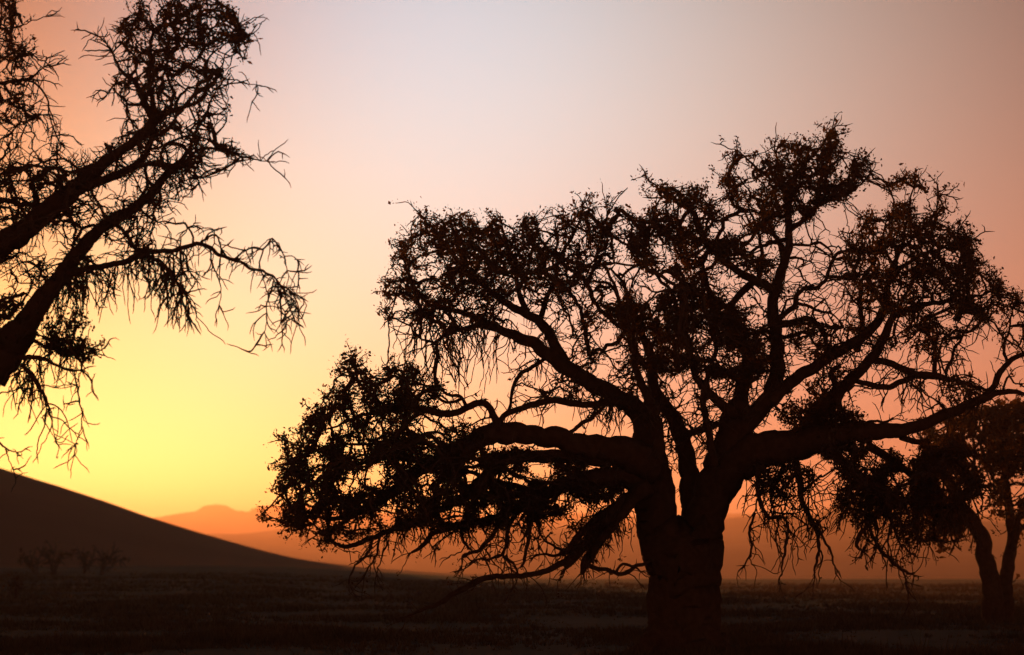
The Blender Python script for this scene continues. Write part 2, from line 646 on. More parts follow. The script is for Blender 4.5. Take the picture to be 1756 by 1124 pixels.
        # leaves
        if self.leafpts:
            idx = np.array([l[0] for l in self.leafpts])
            cnt = np.array([l[1] for l in self.leafpts])
            num = np.maximum(0, np.round(cnt * per * rng.uniform(0.5, 1.5, len(cnt)))).astype(int)
            rep = np.repeat(idx, num)
            c = P[rep] + rng.normal(size=(len(rep), 3)) * spread_px / self.ppm
            m = len(rep)
            u = rng.normal(size=(m, 3)); u /= np.linalg.norm(u, axis=1)[:, None]
            w = rng.normal(size=(m, 3)); w -= u * (w * u).sum(1)[:, None]; w /= np.linalg.norm(w, axis=1)[:, None]
            sz = np.clip(np.exp(rng.normal(size=m) * 0.42), 0.4, 2.1)
            ll = (leaf_len_px * sz * rng.uniform(0.75, 1.25, m) / 2 / self.ppm)[:, None]
            lw = (leaf_w_px * sz * rng.uniform(0.6, 1.3, m) / 2 / self.ppm)[:, None]
            nrm = np.cross(u, w)
            V = np.stack((c - u * ll, c + w * lw + nrm * lw * 0.35 - u * ll * 0.1, c + u * ll, c - w * lw + nrm * lw * 0.35 - u * ll * 0.1), 1).reshape(-1, 3)
            Q = np.arange(4 * m).reshape(-1, 4)
            Q = np.concatenate((Q[:, [0, 1, 2]], Q[:, [0, 2, 3]]), 0)
            o = link('crown', mesh_from('crown', V, Q, 3), M_LEAF, self.root)
            tag(o, kind='stuff')
            return len(e), m
        return len(e), 0


def in_poly(x, y, poly):
    c = np.zeros(len(x), bool)
    n = len(poly)
    j = n - 1
    for i in range(n):
        xi, yi = poly[i]; xj, yj = poly[j]
        if yi != yj:
            c ^= ((yi > y) != (yj > y)) & (x < (xj - xi) * (y - yi) / (yj - yi) + xi)
        j = i
    return c


def box(x0, y0, x1, y1):
    return [(x0, y0), (x1, y0), (x1, y1), (x0, y1)]


# ------------------------------------------------------------------ the large tree
def build_main_tree():
    t = Tree('camelthorn_tree', 51.2, 1168, 'large spreading thorn tree with a forked trunk and wide leafy crown', tip_px=1.5)
    # trunk and its fork
    t.limb([(1168, 1150, 176), (1168, 1122, 146), (1169, 1090, 124), (1169, 1050, 114), (1169, 1010, 116), (1169, 975, 126), (1168, 945, 136), (1168, 925, 138)], 0, 0, 30, 0.16, 'trunk')
    for rt_ in ([(1140, 1075, 60), (1116, 1104, 44), (1085, 1120, 24), (1050, 1128, 8)], [(1200, 1075, 60), (1224, 1104, 42), (1252, 1120, 22), (1290, 1128, 8)]):
        t.limb(rt_, -0.2, -0.7, 12, 0.16, 'root', attach=False)
    t.limb([(1152, 1010, 44), (1141, 960, 70), (1129, 905, 74), (1123, 860, 76), (1118, 810, 68), (1114, 770, 60), (1108, 735, 50), (1100, 708, 40)], -0.1, 0.2, 20, 0.14)
    t.limb([(1186, 1010, 44), (1196, 960, 70), (1208, 905, 76), (1222, 850, 66), (1238, 800, 66), (1253, 755, 56), (1262, 715, 48), (1268, 690, 40)], 0.1, 0.0, 20, 0.14)
    t.limb([(1188, 915, 46), (1184, 855, 40), (1181, 805, 38), (1171, 757, 34), (1150, 712, 28), (1130, 682, 24), (1120, 655, 22), (1121, 625, 20), (1110, 595, 18), (1095, 560, 13), (1080, 520, 9), (1072, 490, 6)], 0.5, 1.2)
    t.limb([(1128, 800, 30), (1128, 740, 26), (1115, 690, 22), (1100, 660, 18), (1090, 630, 15), (1086, 590, 13), (1075, 555, 11), (1062, 515, 9), (1048, 490, 7), (1020, 480, 5)], -0.6, -1.4)
    # upper left limb and its forks
    t.limb([(1112, 730, 46), (1085, 700, 40), (1060, 682, 36), (1025, 663, 34), (985, 640, 32), (950, 615, 30), (920, 594, 26), (890, 578, 22), (862, 568, 18), (830, 553, 14), (790, 535, 11), (750, 528, 9), (722, 510, 7), (705, 480, 5)], 0.2, 1.4)
    t.limb([(975, 632, 26), (950, 590, 24), (935, 562, 22), (905, 540, 19), (870, 522, 16), (840, 500, 13), (805, 470, 10), (775, 435, 7), (750, 400, 5), (722, 370, 3)], 0.8, -0.6)
    t.limb([(905, 538, 14), (890, 500, 11), (885, 460, 9), (870, 420, 7), (858, 380, 4)], 0.3, 1.6)
    t.limb([(925, 555, 14), (935, 520, 11), (950, 480, 10), (960, 440, 8), (985, 400, 6), (1000, 365, 4)], 0.6, -0.4)
    t.limb([(1060, 560, 9), (1020, 520, 9), (1008, 488, 10), (990, 470, 8), (960, 450, 7), (935, 420, 5), (920, 390, 3)], -0.8, -1.6)
    t.limb([(1010, 610, 10), (1004, 570, 9), (995, 530, 8), (975, 500, 8), (950, 480, 6), (920, 462, 4)], -0.5, -1.8)
    t.limb([(1008, 490, 8), (1020, 450, 7), (1035, 410, 5), (1045, 365, 3)], -1.4, -1.0)
    t.limb([(862, 568, 12), (815, 560, 10), (775, 570, 8), (745, 585, 6), (715, 580, 4)], 1.0, 0.0)
    # limbs going left at mid height
    t.limb([(1112, 712, 26), (1085, 696, 20), (1055, 689, 16), (1012, 694, 15), (975, 691, 15), (950, 686, 15), (925, 692, 14), (892, 700, 13), (868, 711, 13), (852, 728, 13)], -0.2, -1.2)
    t.limb([(950, 612, 9), (922, 622, 9), (900, 638, 9), (882, 655, 9), (877, 680, 7), (872, 706, 6)], 0.9, -0.6)
    t.limb([(1040, 693, 8), (1015, 715, 9), (985, 735, 9), (965, 748, 7)], -0.5, -1.0)
    # great lower left limb
    t.limb([(1125, 800, 74), (1085, 784, 64), (1040, 772, 52), (995, 764, 46), (950, 754, 38), (905, 746, 36), (860, 743, 40), (820, 754, 38), (785, 772, 34), (748, 790, 30), (712, 812, 26), (680, 838, 22), (648, 860, 17), (610, 880, 12), (570, 890, 8), (520, 885, 4)], -0.4, -2.4, 16, 0.16)
    t.limb([(856, 738, 18), (846, 712, 16), (838, 697, 15), (824, 690, 15), (806, 697, 15), (785, 707, 15), (760, 710, 15), (735, 704, 17), (706, 699, 13), (675, 702, 11), (645, 708, 9), (610, 716, 7), (580, 728, 5), (545, 742, 3)], -1.4, -2.0)
    t.limb([(800, 698, 8), (790, 682, 8), (770, 678, 7), (752, 666, 6), (728, 660, 5), (700, 650, 4), (670, 640, 3)], -1.6, -1.0)
    t.limb([(792, 684, 7), (772, 691, 7), (755, 682, 6), (738, 673, 5), (715, 672, 4), (690, 680, 3)], -1.6, -2.2)
    t.limb([(720, 702, 12), (700, 725, 10), (680, 745, 8), (650, 760, 7), (610, 764, 6), (560, 765, 5), (515, 790, 3)], -1.6, -2.8)
    t.limb([(660, 706, 8), (640, 680, 6), (615, 655, 5), (605, 625, 3)], -1.8, -1.2)
    t.limb([(760, 786, 18), (720, 790, 14), (680, 785, 11), (640, 790, 9), (590, 800, 7), (545, 800, 5), (500, 830, 3)], -1.8, -3.2)
    t.limb([(1040, 790, 34), (985, 784, 32), (930, 782, 28), (880, 785, 22), (850, 806, 21), (820, 832, 19), (790, 855, 18), (760, 872, 15), (720, 890, 13), (680, 905, 12), (640, 922, 11), (600, 936, 10), (575, 934, 8), (558, 916, 6), (535, 898, 4)], -0.6, -3.0)
    t.limb([(1105, 826, 50), (1060, 820, 44), (1015, 820, 38), (975, 830, 32), (935, 845, 26), (895, 868, 18), (860, 884, 15), (820, 895, 14), (780, 903, 14), (745, 915, 11), (722, 938, 8), (705, 948, 5)], -0.3, -2.2, 12, 0.14)
    t.limb([(935, 852, 14), (900, 838, 13), (860, 828, 12), (820, 815, 10), (790, 800, 7)], -1.2, -0.4)
    # low limb that sags down to the grass
    t.limb([(1112, 835, 40), (1080, 856, 32), (1050, 880, 26), (1024, 908, 24), (1002, 935, 22), (985, 958, 18), (970, 972, 10)], -0.7, -1.2, 12, 0.24)
    t.limb([(1082, 862, 26), (1056, 893, 22), (1034, 920, 22), (1016, 946, 22), (1004, 966, 20), (998, 984, 10)], -0.9, -1.1, 12, 0.26)
    t.limb([(1060, 866, 20), (1030, 884, 17), (1000, 912, 16), (978, 938, 13), (962, 948, 8)], -0.6, -1.5, 10, 0.24)
    t.limb([(1000, 935, 20), (975, 958, 15), (952, 972, 13), (925, 984, 12), (890, 988, 12), (855, 988, 12), (825, 994, 13), (798, 1008, 13), (770, 1024, 12), (745, 1038, 10), (720, 1048, 7), (700, 1056, 4)], -1.1, -1.9, 10, 0.14)
    t.limb([(1005, 968, 12), (1022, 974, 10), (1040, 979, 9), (1060, 986, 9), (1078, 980, 9), (1095, 970, 8), (1110, 965, 8)], -1.1, -0.5)
    t.limb([(1056, 984, 6), (1062, 972, 6), (1075, 968, 6), (1088, 972, 5), (1098, 980, 3)], -0.9, -0.7)
    # hanging limbs on the left
    t.limb([(872, 888, 12), (852, 908, 10), (835, 930, 9), (818, 946, 8), (798, 949, 7), (793, 958, 5), (792, 967, 3)], -1.6, -2.2)
    t.limb([(890, 872, 13), (872, 905, 9), (868, 935, 7), (858, 952, 6), (838, 960, 5), (815, 960, 3)], -1.4, -1.0)
    t.limb([(925, 858, 12), (912, 890, 9), (905, 925, 8), (900, 950, 7), (895, 975, 4)], -1.2, -2.0)
    t.limb([(868, 952, 6), (878, 968, 6), (888, 984, 4)], -1.3, -1.2)
    t.limb([(795, 895, 10), (790, 920, 8), (800, 932, 6), (808, 944, 4)], -1.6, -1.2)
    t.limb([(980, 945, 8), (955, 952, 7), (935, 950, 5), (922, 955, 3)], -1.1, -1.4)
    t.limb([(985, 940, 7), (962, 944, 6), (940, 930, 5), (925, 918, 3)], -1.0, -0.6)
    t.limb([(640, 922, 7), (632, 945, 6), (618, 962, 5), (604, 980, 4), (598, 1002, 3)], -2.8, -3.4)
    t.limb([(652, 918, 6), (645, 950, 5), (632, 975, 4), (622, 990, 3)], -2.8, -2.4)
    t.limb([(664, 915, 5), (660, 945, 4), (650, 965, 3), (646, 990, 2.5)], -2.8, -3.0)
    # centre limbs
    t.limb([(1255, 765, 50), (1282, 728, 40), (1305, 700, 34), (1325, 668, 31), (1332, 635, 30), (1332, 600, 28), (1328, 560, 25), (1325, 525, 22), (1332, 490, 20), (1342, 460, 18), (1351, 430, 17), (1353, 400, 16), (1352, 375, 14), (1349, 345, 11), (1344, 318, 8), (1335, 285, 5), (1330, 262, 3)], 0, -0.6, 12, 0.12)
    t.limb([(1268, 705, 34), (1273, 665, 30), (1280, 628, 24), (1276, 590, 20), (1262, 560, 16), (1252, 530, 14), (1268, 508, 15), (1285, 488, 16), (1300, 478, 14)], 0.2, 0.4)
    t.limb([(1262, 712, 28), (1238, 695, 22), (1215, 672, 19), (1195, 650, 16), (1186, 620, 14), (1182, 590, 12), (1172, 560, 10), (1158, 525, 8), (1150, 500, 8), (1128, 475, 7), (1112, 445, 5), (1100, 410, 4)], -0.2, -1.6)
    t.limb([(1225, 800, 24), (1218, 760, 16), (1212, 720, 14), (1205, 680, 13), (1215, 640, 11), (1228, 600, 10), (1220, 560, 8)], -0.4, -0.8)
    t.limb([(1180, 745, 14), (1205, 735, 12), (1235, 728, 12), (1255, 720, 10)], 0.2, 0.0)
    t.limb([(1300, 648, 12), (1270, 655, 12), (1245, 640, 10), (1225, 625, 8), (1200, 615, 7)], -0.2, -1.0)
    t.limb([(1330, 505, 20), (1312, 488, 19), (1292, 480, 17), (1272, 470, 16), (1252, 456, 15), (1232, 440, 15), (1213, 420, 15), (1200, 395, 13), (1190, 368, 11), (1170, 352, 8), (1145, 338, 5), (1112, 308, 3)], -0.3, -1.6)
    t.limb([(1255, 528, 11), (1235, 522, 10), (1220, 505, 9), (1210, 482, 8), (1206, 458, 7), (1212, 432, 6), (1205, 400, 5)], 0.4, -0.2)
    t.limb([(1300, 482, 10), (1303, 455, 9), (1306, 425, 8), (1300, 400, 7), (1290, 375, 5), (1280, 345, 3)], -0.4, 0.8)
    t.limb([(1306, 422, 8), (1325, 416, 9), (1345, 412, 10)], 0.2, -0.4)
    t.limb([(1345, 460, 16), (1340, 430, 14), (1330, 405, 10), (1318, 380, 7), (1300, 350, 5), (1275, 315, 3)], -0.4, 0.9)
    t.limb([(1353, 395, 13), (1372, 383, 11), (1388, 370, 10), (1402, 355, 9), (1425, 343, 7), (1452, 330, 6), (1480, 312, 4), (1498, 292, 2.5)], -0.5, -1.6)
    t.limb([(1350, 350, 10), (1358, 318, 9), (1372, 292, 7), (1392, 270, 6), (1412, 245, 4), (1430, 218, 2.5)], -0.5, 0.6)
    t.limb([(1346, 330, 8), (1326, 310, 7), (1305, 296, 6), (1285, 280, 5), (1265, 258, 3)], -0.6, -1.2)
    # crooked branches right of the centre limb
    t.limb([(1332, 550, 14), (1350, 535, 12), (1362, 525, 13), (1367, 510, 11), (1373, 498, 9), (1384, 492, 9), (1398, 496, 9), (1409, 486, 9), (1418, 476, 8), (1423, 460, 8), (1430, 444, 7), (1440, 434, 6), (1462, 428, 4)], -0.2, -1.2)
    t.limb([(1355, 421, 8), (1375, 421, 6), (1392, 419, 6), (1407, 417, 6), (1418, 426, 5), (1426, 434, 5), (1427, 452, 4)], -0.5, -0.9)
    t.limb([(1355, 443, 7), (1368, 442, 5), (1376, 446, 5), (1375, 458, 4), (1369, 463, 4), (1380, 478, 4), (1396, 492, 4)], -0.4, -0.8)
    t.limb([(1422, 474, 7), (1440, 476, 7), (1462, 478, 5), (1480, 470, 4)], -0.7, -1.4)
    t.limb([(1366, 520, 8), (1390, 527, 7), (1405, 535, 6), (1420, 535, 5), (1440, 550, 3)], -0.3, -0.9)
    t.limb([(1336, 556, 18), (1365, 552, 14), (1385, 548, 12), (1405, 560, 12), (1415, 580, 11), (1418, 600, 9)], 0.0, -0.6)
    t.limb([(1336, 580, 9), (1358, 576, 8), (1380, 570, 8), (1392, 582, 6), (1402, 600, 5)], 0.0, 0.6)
    t.limb([(1338, 545, 6), (1352, 515, 5), (1368, 511, 5)], 0.0, -0.2)
    # right hand limbs
    t.limb([(1322, 690, 30), (1348, 662, 28), (1378, 640, 26), (1412, 618, 25), (1445, 600, 24), (1478, 578, 22), (1503, 555, 20), (1518, 525, 17), (1522, 490, 14), (1532, 455, 11), (1545, 425, 8), (1552, 390, 7), (1560, 355, 5), (1568, 318, 3)], -0.2, 1.0, 12, 0.12)
    t.limb([(1390, 745, 52), (1402, 712, 46), (1418, 690, 36), (1442, 668, 26), (1465, 646, 23), (1486, 624, 20), (1503, 602, 19), (1518, 575, 17), (1530, 548, 14), (1552, 532, 12), (1585, 522, 10), (1625, 518, 8), (1660, 512, 6), (1700, 500, 4)], 0.2, -1.2, 12, 0.14)
    t.limb([(1470, 602, 14), (1478, 560, 12), (1475, 520, 10), (1480, 480, 8), (1498, 450, 7), (1510, 420, 5), (1520, 380, 3)], 0.4, 1.6)
    t.limb([(1522, 490, 10), (1545, 460, 9), (1572, 442, 8), (1600, 430, 7), (1635, 424, 5), (1665, 412, 3)], 0.5, -0.6)
    t.limb([(1545, 430, 6), (1575, 400, 6), (1600, 375, 4), (1612, 335, 3)], 0.8, 1.4)
    t.limb([(1492, 617, 15), (1520, 622, 15), (1548, 632, 15), (1570, 643, 17), (1600, 645, 17), (1625, 650, 12), (1650, 655, 8), (1680, 668, 5)], -0.2, -1.0)
    t.limb([(1462, 652, 12), (1485, 657, 12), (1505, 663, 13), (1525, 665, 13), (1545, 655, 13), (1568, 645, 13)], -0.1, -0.5)
    t.limb([(1602, 642, 11), (1604, 615, 9), (1600, 590, 7), (1585, 570, 5), (1560, 560, 3)], -0.7, 0.2)
    t.limb([(1622, 640, 9), (1632, 610, 7), (1648, 580, 6), (1665, 550, 4), (1680, 530, 3)], -0.8, -1.6)
    # great lower right limb
    t.limb([(1228, 850, 60), (1258, 800, 72), (1300, 774, 66), (1345, 764, 60), (1390, 756, 56), (1430, 746, 46), (1470, 742, 38), (1510, 740, 32), (1550, 737, 24), (1585, 727, 21), (1620, 712, 20), (1655, 697, 19), (1688, 682, 17), (1712, 674, 12), (1740, 672, 9), (1775, 682, 6), (1820, 700, 3)], 0.1, -1.6, 16, 0.16)
    t.limb([(1684, 684, 14), (1704, 660, 14), (1712, 642, 14), (1726, 625, 12), (1745, 612, 11), (1770, 600, 9), (1800, 575, 7), (1830, 540, 4)], -1.2, -2.2)
    t.limb([(1728, 623, 8), (1722, 595, 6), (1730, 565, 5), (1738, 530, 3)], -1.4, -0.8)
    t.limb([(1720, 668, 5), (1728, 645, 5), (1738, 655, 4), (1756, 660, 3)], -1.5, -1.8)
    t.limb([(1430, 690, 16), (1432, 660, 14), (1425, 640, 12), (1440, 630, 8)], -0.2, -0.6, 10, 0.25)
    t.limb([(1465, 730, 8), (1490, 722, 6), (1515, 724, 6), (1530, 716, 4)], -0.3, -0.6)
    # branches hanging under it
    t.limb([(1300, 800, 14), (1300, 838, 10), (1305, 865, 9), (1318, 888, 8), (1340, 886, 7), (1352, 905, 6), (1346, 940, 6), (1342, 970, 4), (1338, 990, 2.5)], -0.4, -1.2)
    t.limb([(1362, 785, 18), (1370, 820, 15), (1374, 855, 12), (1388, 885, 10), (1400, 910, 9), (1405, 935, 7), (1400, 962, 6), (1397, 985, 3)], -0.4, -0.8)
    t.limb([(1388, 885, 7), (1410, 920, 6), (1425, 950, 5), (1432, 978, 3)], -0.7, -1.4)
    t.limb([(1295, 880, 5), (1285, 910, 6), (1290, 940, 5), (1278, 970, 3)], -0.5, -0.9)
    t.limb([(1420, 770, 24), (1455, 800, 16), (1485, 830, 13), (1510, 862, 12), (1525, 890, 9), (1535, 915, 6), (1548, 940, 4)], -0.5, -1.5)
    t.limb([(1490, 765, 20), (1530, 790, 16), (1565, 815, 14), (1590, 850, 11), (1600, 890, 8), (1605, 930, 5)], -0.6, 0.8)
    t.limb([(1545, 750, 14), (1590, 765, 12), (1630, 785, 10), (1660, 810, 7), (1680, 840, 4)], -0.6, -1.8)
    t.limb([(1512, 880, 11), (1492, 896, 11), (1478, 912, 10), (1470, 930, 9), (1472, 942, 6), (1480, 946, 3)], -1.1, -1.6)
    t.limb([(1505, 870, 7), (1492, 905, 7), (1503, 932, 8), (1522, 955, 9), (1540, 974, 8), (1556, 984, 6), (1570, 982, 4)], -1.1, -0.7)
    t.limb([(1545, 976, 5), (1553, 990, 4), (1556, 1002, 2.5)], -0.8, -0.9)
    t.limb([(1345, 800, 12), (1330, 830, 9), (1322, 850, 6), (1330, 880, 4)], -0.3, 0.6)

    # crown
    LEAF = 1.0
    regs = [
        # poly, targets, leaf, depth spread, clump px, keep, holes
        ([(655, 500), (672, 440), (705, 400), (725, 368), (760, 380), (795, 366), (830, 395), (850, 368), (875, 385), (910, 372), (930, 360), (1000, 352), (1038, 343), (1062, 356), (1050, 400), (1055, 440), (1010, 490), (940, 520), (860, 540), (780, 560), (700, 545), (660, 550)], 1500, 1.05, 0.9, 38, -0.10, ()),
        ([(700, 430), (800, 400), (960, 400), (1040, 420), (980, 500), (860, 520), (740, 500)], 520, 1.15, 0.9, 60, -0.3, ()),
        ([(940, 520), (1060, 480), (1060, 600), (1000, 640), (930, 560)], 260, 0.7, 0.8, 40, -0.05, ()),
        ([(1075, 350), (1112, 308), (1150, 322), (1180, 315), (1222, 322), (1230, 360), (1260, 400), (1290, 440), (1240, 470), (1180, 500), (1110, 480), (1075, 430)], 900, 0.95, 0.9, 36, -0.10, ((1135, 480, 22, 18), (1068, 462, 22, 24))),
        ([(1070, 500), (1180, 490), (1330, 560), (1330, 640), (1240, 650), (1130, 640), (1050, 610), (1040, 540)], 1950, 1.35, 1.3, 44, -0.2, ((1140, 490, 20, 14), (1310, 540, 18, 24))),
        ([(1250, 300), (1262, 252), (1300, 262), (1340, 242), (1392, 250), (1432, 216), (1440, 246), (1470, 258), (1500, 285), (1488, 322), (1440, 345), (1405, 378), (1340, 395), (1300, 390), (1255, 345), (1232, 312)], 1150, 0.95, 0.8, 34, -0.10, ((1435, 305, 16, 10), (1330, 262, 12, 8))),
        ([(1240, 380), (1330, 380), (1330, 460), (1290, 470), (1240, 430)], 220, 0.8, 0.8, 40, -0.02, ()),
        ([(1450, 420), (1470, 370), (1515, 340), (1522, 305), (1560, 296), (1590, 325), (1622, 318), (1620, 360), (1665, 402), (1672, 440), (1718, 470), (1712, 520), (1690, 560), (1620, 590), (1540, 540), (1470, 560), (1440, 500)], 1700, 0.95, 1.0, 36, -0.10, ()),
        ([(1440, 560), (1520, 540), (1600, 580), (1620, 620), (1560, 610), (1500, 600)], 200, 0.8, 0.8, 40, 0.0, ()),
        ([(1360, 540), (1440, 560), (1480, 600), (1400, 620), (1350, 600)], 190, 1.0, 0.8, 40, -0.1, ((1385, 590, 14, 16),)),
        ([(1700, 520), (1740, 500), (1800, 480), (1880, 520), (1860, 640), (1790, 650), (1735, 600), (1700, 580)], 420, 1.0, 0.9, 44, -0.1, ()),
        ([(440, 880), (470, 880), (490, 862), (465, 835), (490, 800), (472, 742), (510, 738), (540, 690), (565, 640), (605, 606), (640, 640), (700, 622), (745, 640), (770, 680), (720, 700), (760, 730), (700, 780), (640, 830), (600, 890), (560, 935), (520, 915), (480, 905)], 1650, 0.95, 1.0, 38, -0.06, ((500, 775, 12, 10), (735, 735, 18, 14))),
        ([(560, 800), (700, 740), (800, 770), (860, 790), (800, 850), (700, 910), (600, 930), (550, 900)], 1400, 1.2, 1.1, 44, -0.2, ((812, 815, 22, 26), (790, 840, 12, 14))),
        ([(760, 780), (900, 770), (1080, 800), (1070, 850), (980, 880), (880, 900), (780, 910), (720, 900)], 2300, 1.3, 1.0, 40, -0.18, ((940, 808, 12, 16), (812, 812, 22, 26), (885, 888, 14, 18), (785, 880, 12, 16))),
        ([(720, 745), (800, 720), (850, 740), (800, 770), (730, 790)], 160, 1.0, 0.6, 40, -0.1, ()),
        ([(960, 640), (1080, 620), (1090, 690), (1000, 690), (900, 680), (890, 650)], 130, 0.35, 0.7, 40, 0.05, ()),
        ([(1380, 660), (1440, 640), (1450, 700), (1500, 720), (1440, 750), (1360, 740), (1330, 720)], 330, 1.3, 0.6, 40, -0.2, ((1335, 690, 16, 12),)),
        ([(1400, 770), (1480, 755), (1640, 750), (1690, 790), (1680, 850), (1620, 880), (1540, 870), (1460, 830)], 1250, 1.1, 1.2, 36, -0.08, ((1533, 828, 11, 8),)),
        ([(1440, 830), (1560, 860), (1640, 870), (1660, 930), (1580, 940), (1500, 920), (1440, 880)], 360, 0.9, 1.0, 40, -0.05, ()),
        ([(1270, 800), (1400, 790), (1400, 840), (1350, 850), (1300, 850)], 160, 0.8, 0.7, 40, 0.0, ((1410, 850, 25, 30),)),
        ([(970, 900), (1040, 870), (1030, 960), (980, 970)], 100, 1.1, 0.4, 30, -0.2, ()),
        ([(1560, 660), (1690, 640), (1680, 680), (1600, 700)], 90, 0.5, 0.6, 40, 0.0, ()),
    ]
    for k, (poly, n, leaf, sp, clump, keep, holes) in enumerate(regs):
        T, kd_ = t.crown_targets(poly, n, leaf, sp, clump, keep, 3.3 + k * 1.9, holes)
        t.grow(T, kd_)
    # fine bare twigs meshed all through the crown
    for poly, n in (([(680, 470), (760, 400), (1040, 370), (1060, 480), (1000, 620), (860, 560), (700, 560)], 700),
                    ([(1060, 380), (1240, 340), (1330, 400), (1340, 640), (1060, 640)], 1100),
                    ([(1340, 380), (1480, 400), (1560, 330), (1690, 440), (1720, 600), (1600, 660), (1350, 640)], 900),
                    ([(1060, 620), (1340, 620), (1300, 740), (1230, 720), (1150, 780), (1090, 720)], 420),
                    ([(480, 800), (560, 680), (760, 660), (860, 760), (1080, 800), (1060, 900), (780, 940), (560, 930)], 1100),
                    ([(880, 600), (1090, 640), (1090, 700), (880, 720)], 160),
                    ([(1280, 790), (1680, 760), (1660, 930), (1500, 940), (1300, 900)], 600)):
        T, kd_ = t.crown_targets(poly, n, 0.0, 1.0, 60, -0.5, 77.0)
        t.grow(T, kd_, batches=8, jit=0.22)
    # shaggy bark strips and dead twigs on the sagging limb
    t.sprays([(960, 860), (1100, 830), (1080, 960), (960, 990)], 140, (8, 30), 0.2, 0.35, 0.14, 0.02, (0, 0, -0.4), 0, 1.0)
    # bare hanging twigs below the limbs
    t.sprays([(700, 520), (870, 540), (880, 600), (740, 600)], 95, (40, 130), 0.22, 0.32, 0.16, 0.0, (-0.2, 0, -0.8), 3, 0.7)
    t.sprays([(860, 560), (1000, 620), (1090, 690), (1000, 690), (900, 620)], 60, (25, 80), 0.2, 0.34, 0.15, 0.03, (0, 0, -0.6), 1, 0.8)
    t.sprays([(840, 670), (1110, 670), (1110, 720), (840, 720)], 60, (20, 70), 0.2, 0.36, 0.14, 0.02, (0, 0, -0.5), 1, 0.8)
    t.sprays([(640, 660), (850, 660), (850, 760), (640, 740)], 40, (20, 60), 0.08, 0.36, 0.14, 0.05, (0, 0, 0.1), 1, 0.9)
    t.sprays([(760, 840), (1080, 780), (1090, 880), (860, 960), (760, 930)], 210, (30, 90), 0.2, 0.36, 0.17, 0.03, (0, 0, -0.7), 2, 0.8)
    t.sprays([(540, 890), (760, 870), (760, 950), (560, 950)], 80, (20, 60), 0.22, 0.36, 0.14, 0.10, (0, 0, -0.7), 2, 0.7)
    t.sprays([(1080, 560), (1340, 560), (1340, 760), (1080, 800)], 380, (25, 85), 0.06, 0.38, 0.16, 0.03, (0, 0, 0), 1, 1.0)
    t.sprays([(1130, 740), (1225, 740), (1215, 870), (1140, 870)], 60, (20, 50), 0.06, 0.38, 0.16, 0.0, (0, 0, 0), 0, 1.0)
    t.sprays([(1250, 780), (1420, 770), (1440, 900), (1280, 960)], 120, (30, 100), 0.2, 0.36, 0.17, 0.03, (0, 0, -0.7), 2, 0.8)
    t.sprays([(1430, 770), (1680, 770), (1640, 900), (1480, 900)], 150, (40, 120), 0.22, 0.34, 0.17, 0.10, (0, 0, -0.8), 3, 0.7)
    t.sprays([(1500, 625), (1700, 640), (1700, 700), (1500, 690)], 75, (30, 90), 0.16, 0.36, 0.17, 0.02, (0, 0, -0.6), 1, 0.8)
    t.sprays([(1340, 410), (1480, 400), (1480, 620), (1340, 620)], 70, (20, 70), 0.05, 0.38, 0.16, 0.05, (0, 0, 0), 1, 1.0)
    t.sprays([(1200, 420), (1340, 420), (1340, 560), (1200, 560)], 60, (20, 60), 0.02, 0.38, 0.16, 0.04, (0, 0, 0), 1, 1.0)
    t.sprays([(960, 900), (1110, 850), (1110, 1000), (960, 1000)], 60, (15, 45), 0.12, 0.4, 0.15, 0.0, (0, 0, -0.3), 0, 1.0)
    t.sprays([(1500, 880), (1580, 880), (1580, 1000), (1470, 1000)], 34, (20, 60), 0.1, 0.4, 0.16, 0.0, (0.2, 0, -0.2), 0, 1.0)
    t.sprays([(1380, 560), (1480, 620), (1460, 700), (1380, 700)], 40, (20, 60), 0.1, 0.36, 0.15, 0.06, (0, 0, 0), 1, 1.0)
    t.auto_twigs(4, 700, 1100, (10, 62), 0.04)
    for poly, n, c in (
        ([(655, 500), (672, 440), (725, 368), (795, 366), (910, 372), (1038, 343), (1062, 356), (1055, 440), (860, 470), (740, 560), (660, 550)], 330, (920, 560)),
        ([(1075, 350), (1112, 308), (1222, 322), (1240, 380), (1180, 450), (1075, 450)], 150, (1200, 480)),
        ([(1232, 312), (1262, 252), (1340, 242), (1432, 216), (1500, 285), (1440, 345), (1340, 395), (1250, 345)], 240, (1350, 370)),
        ([(1450, 420), (1515, 340), (1560, 296), (1622, 318), (1672, 440), (1718, 470), (1690, 560), (1560, 480)], 260, (1520, 560)),
        ([(440, 880), (465, 835), (472, 742), (540, 690), (605, 606), (700, 622), (760, 650), (720, 700), (600, 760), (560, 935), (480, 905)], 380, (740, 800)),
        ([(1700, 500), (1880, 480), (1880, 640), (1720, 600)], 60, (1740, 660)),
        ([(1060, 480), (1340, 480), (1340, 640), (1060, 640)], 160, (1180, 700)),
        ([(1350, 640), (1480, 640), (1480, 740), (1330, 740)], 70, (1400, 740)),
        ([(1400, 760), (1690, 750), (1690, 900), (1440, 880)], 150, (1520, 720)),
    ):
        t.shoots(poly, int(n * 1.3), (10, 38), c)
    t.finish(4.7, 2.5, 6.0, 4.6)


build_main_tree()


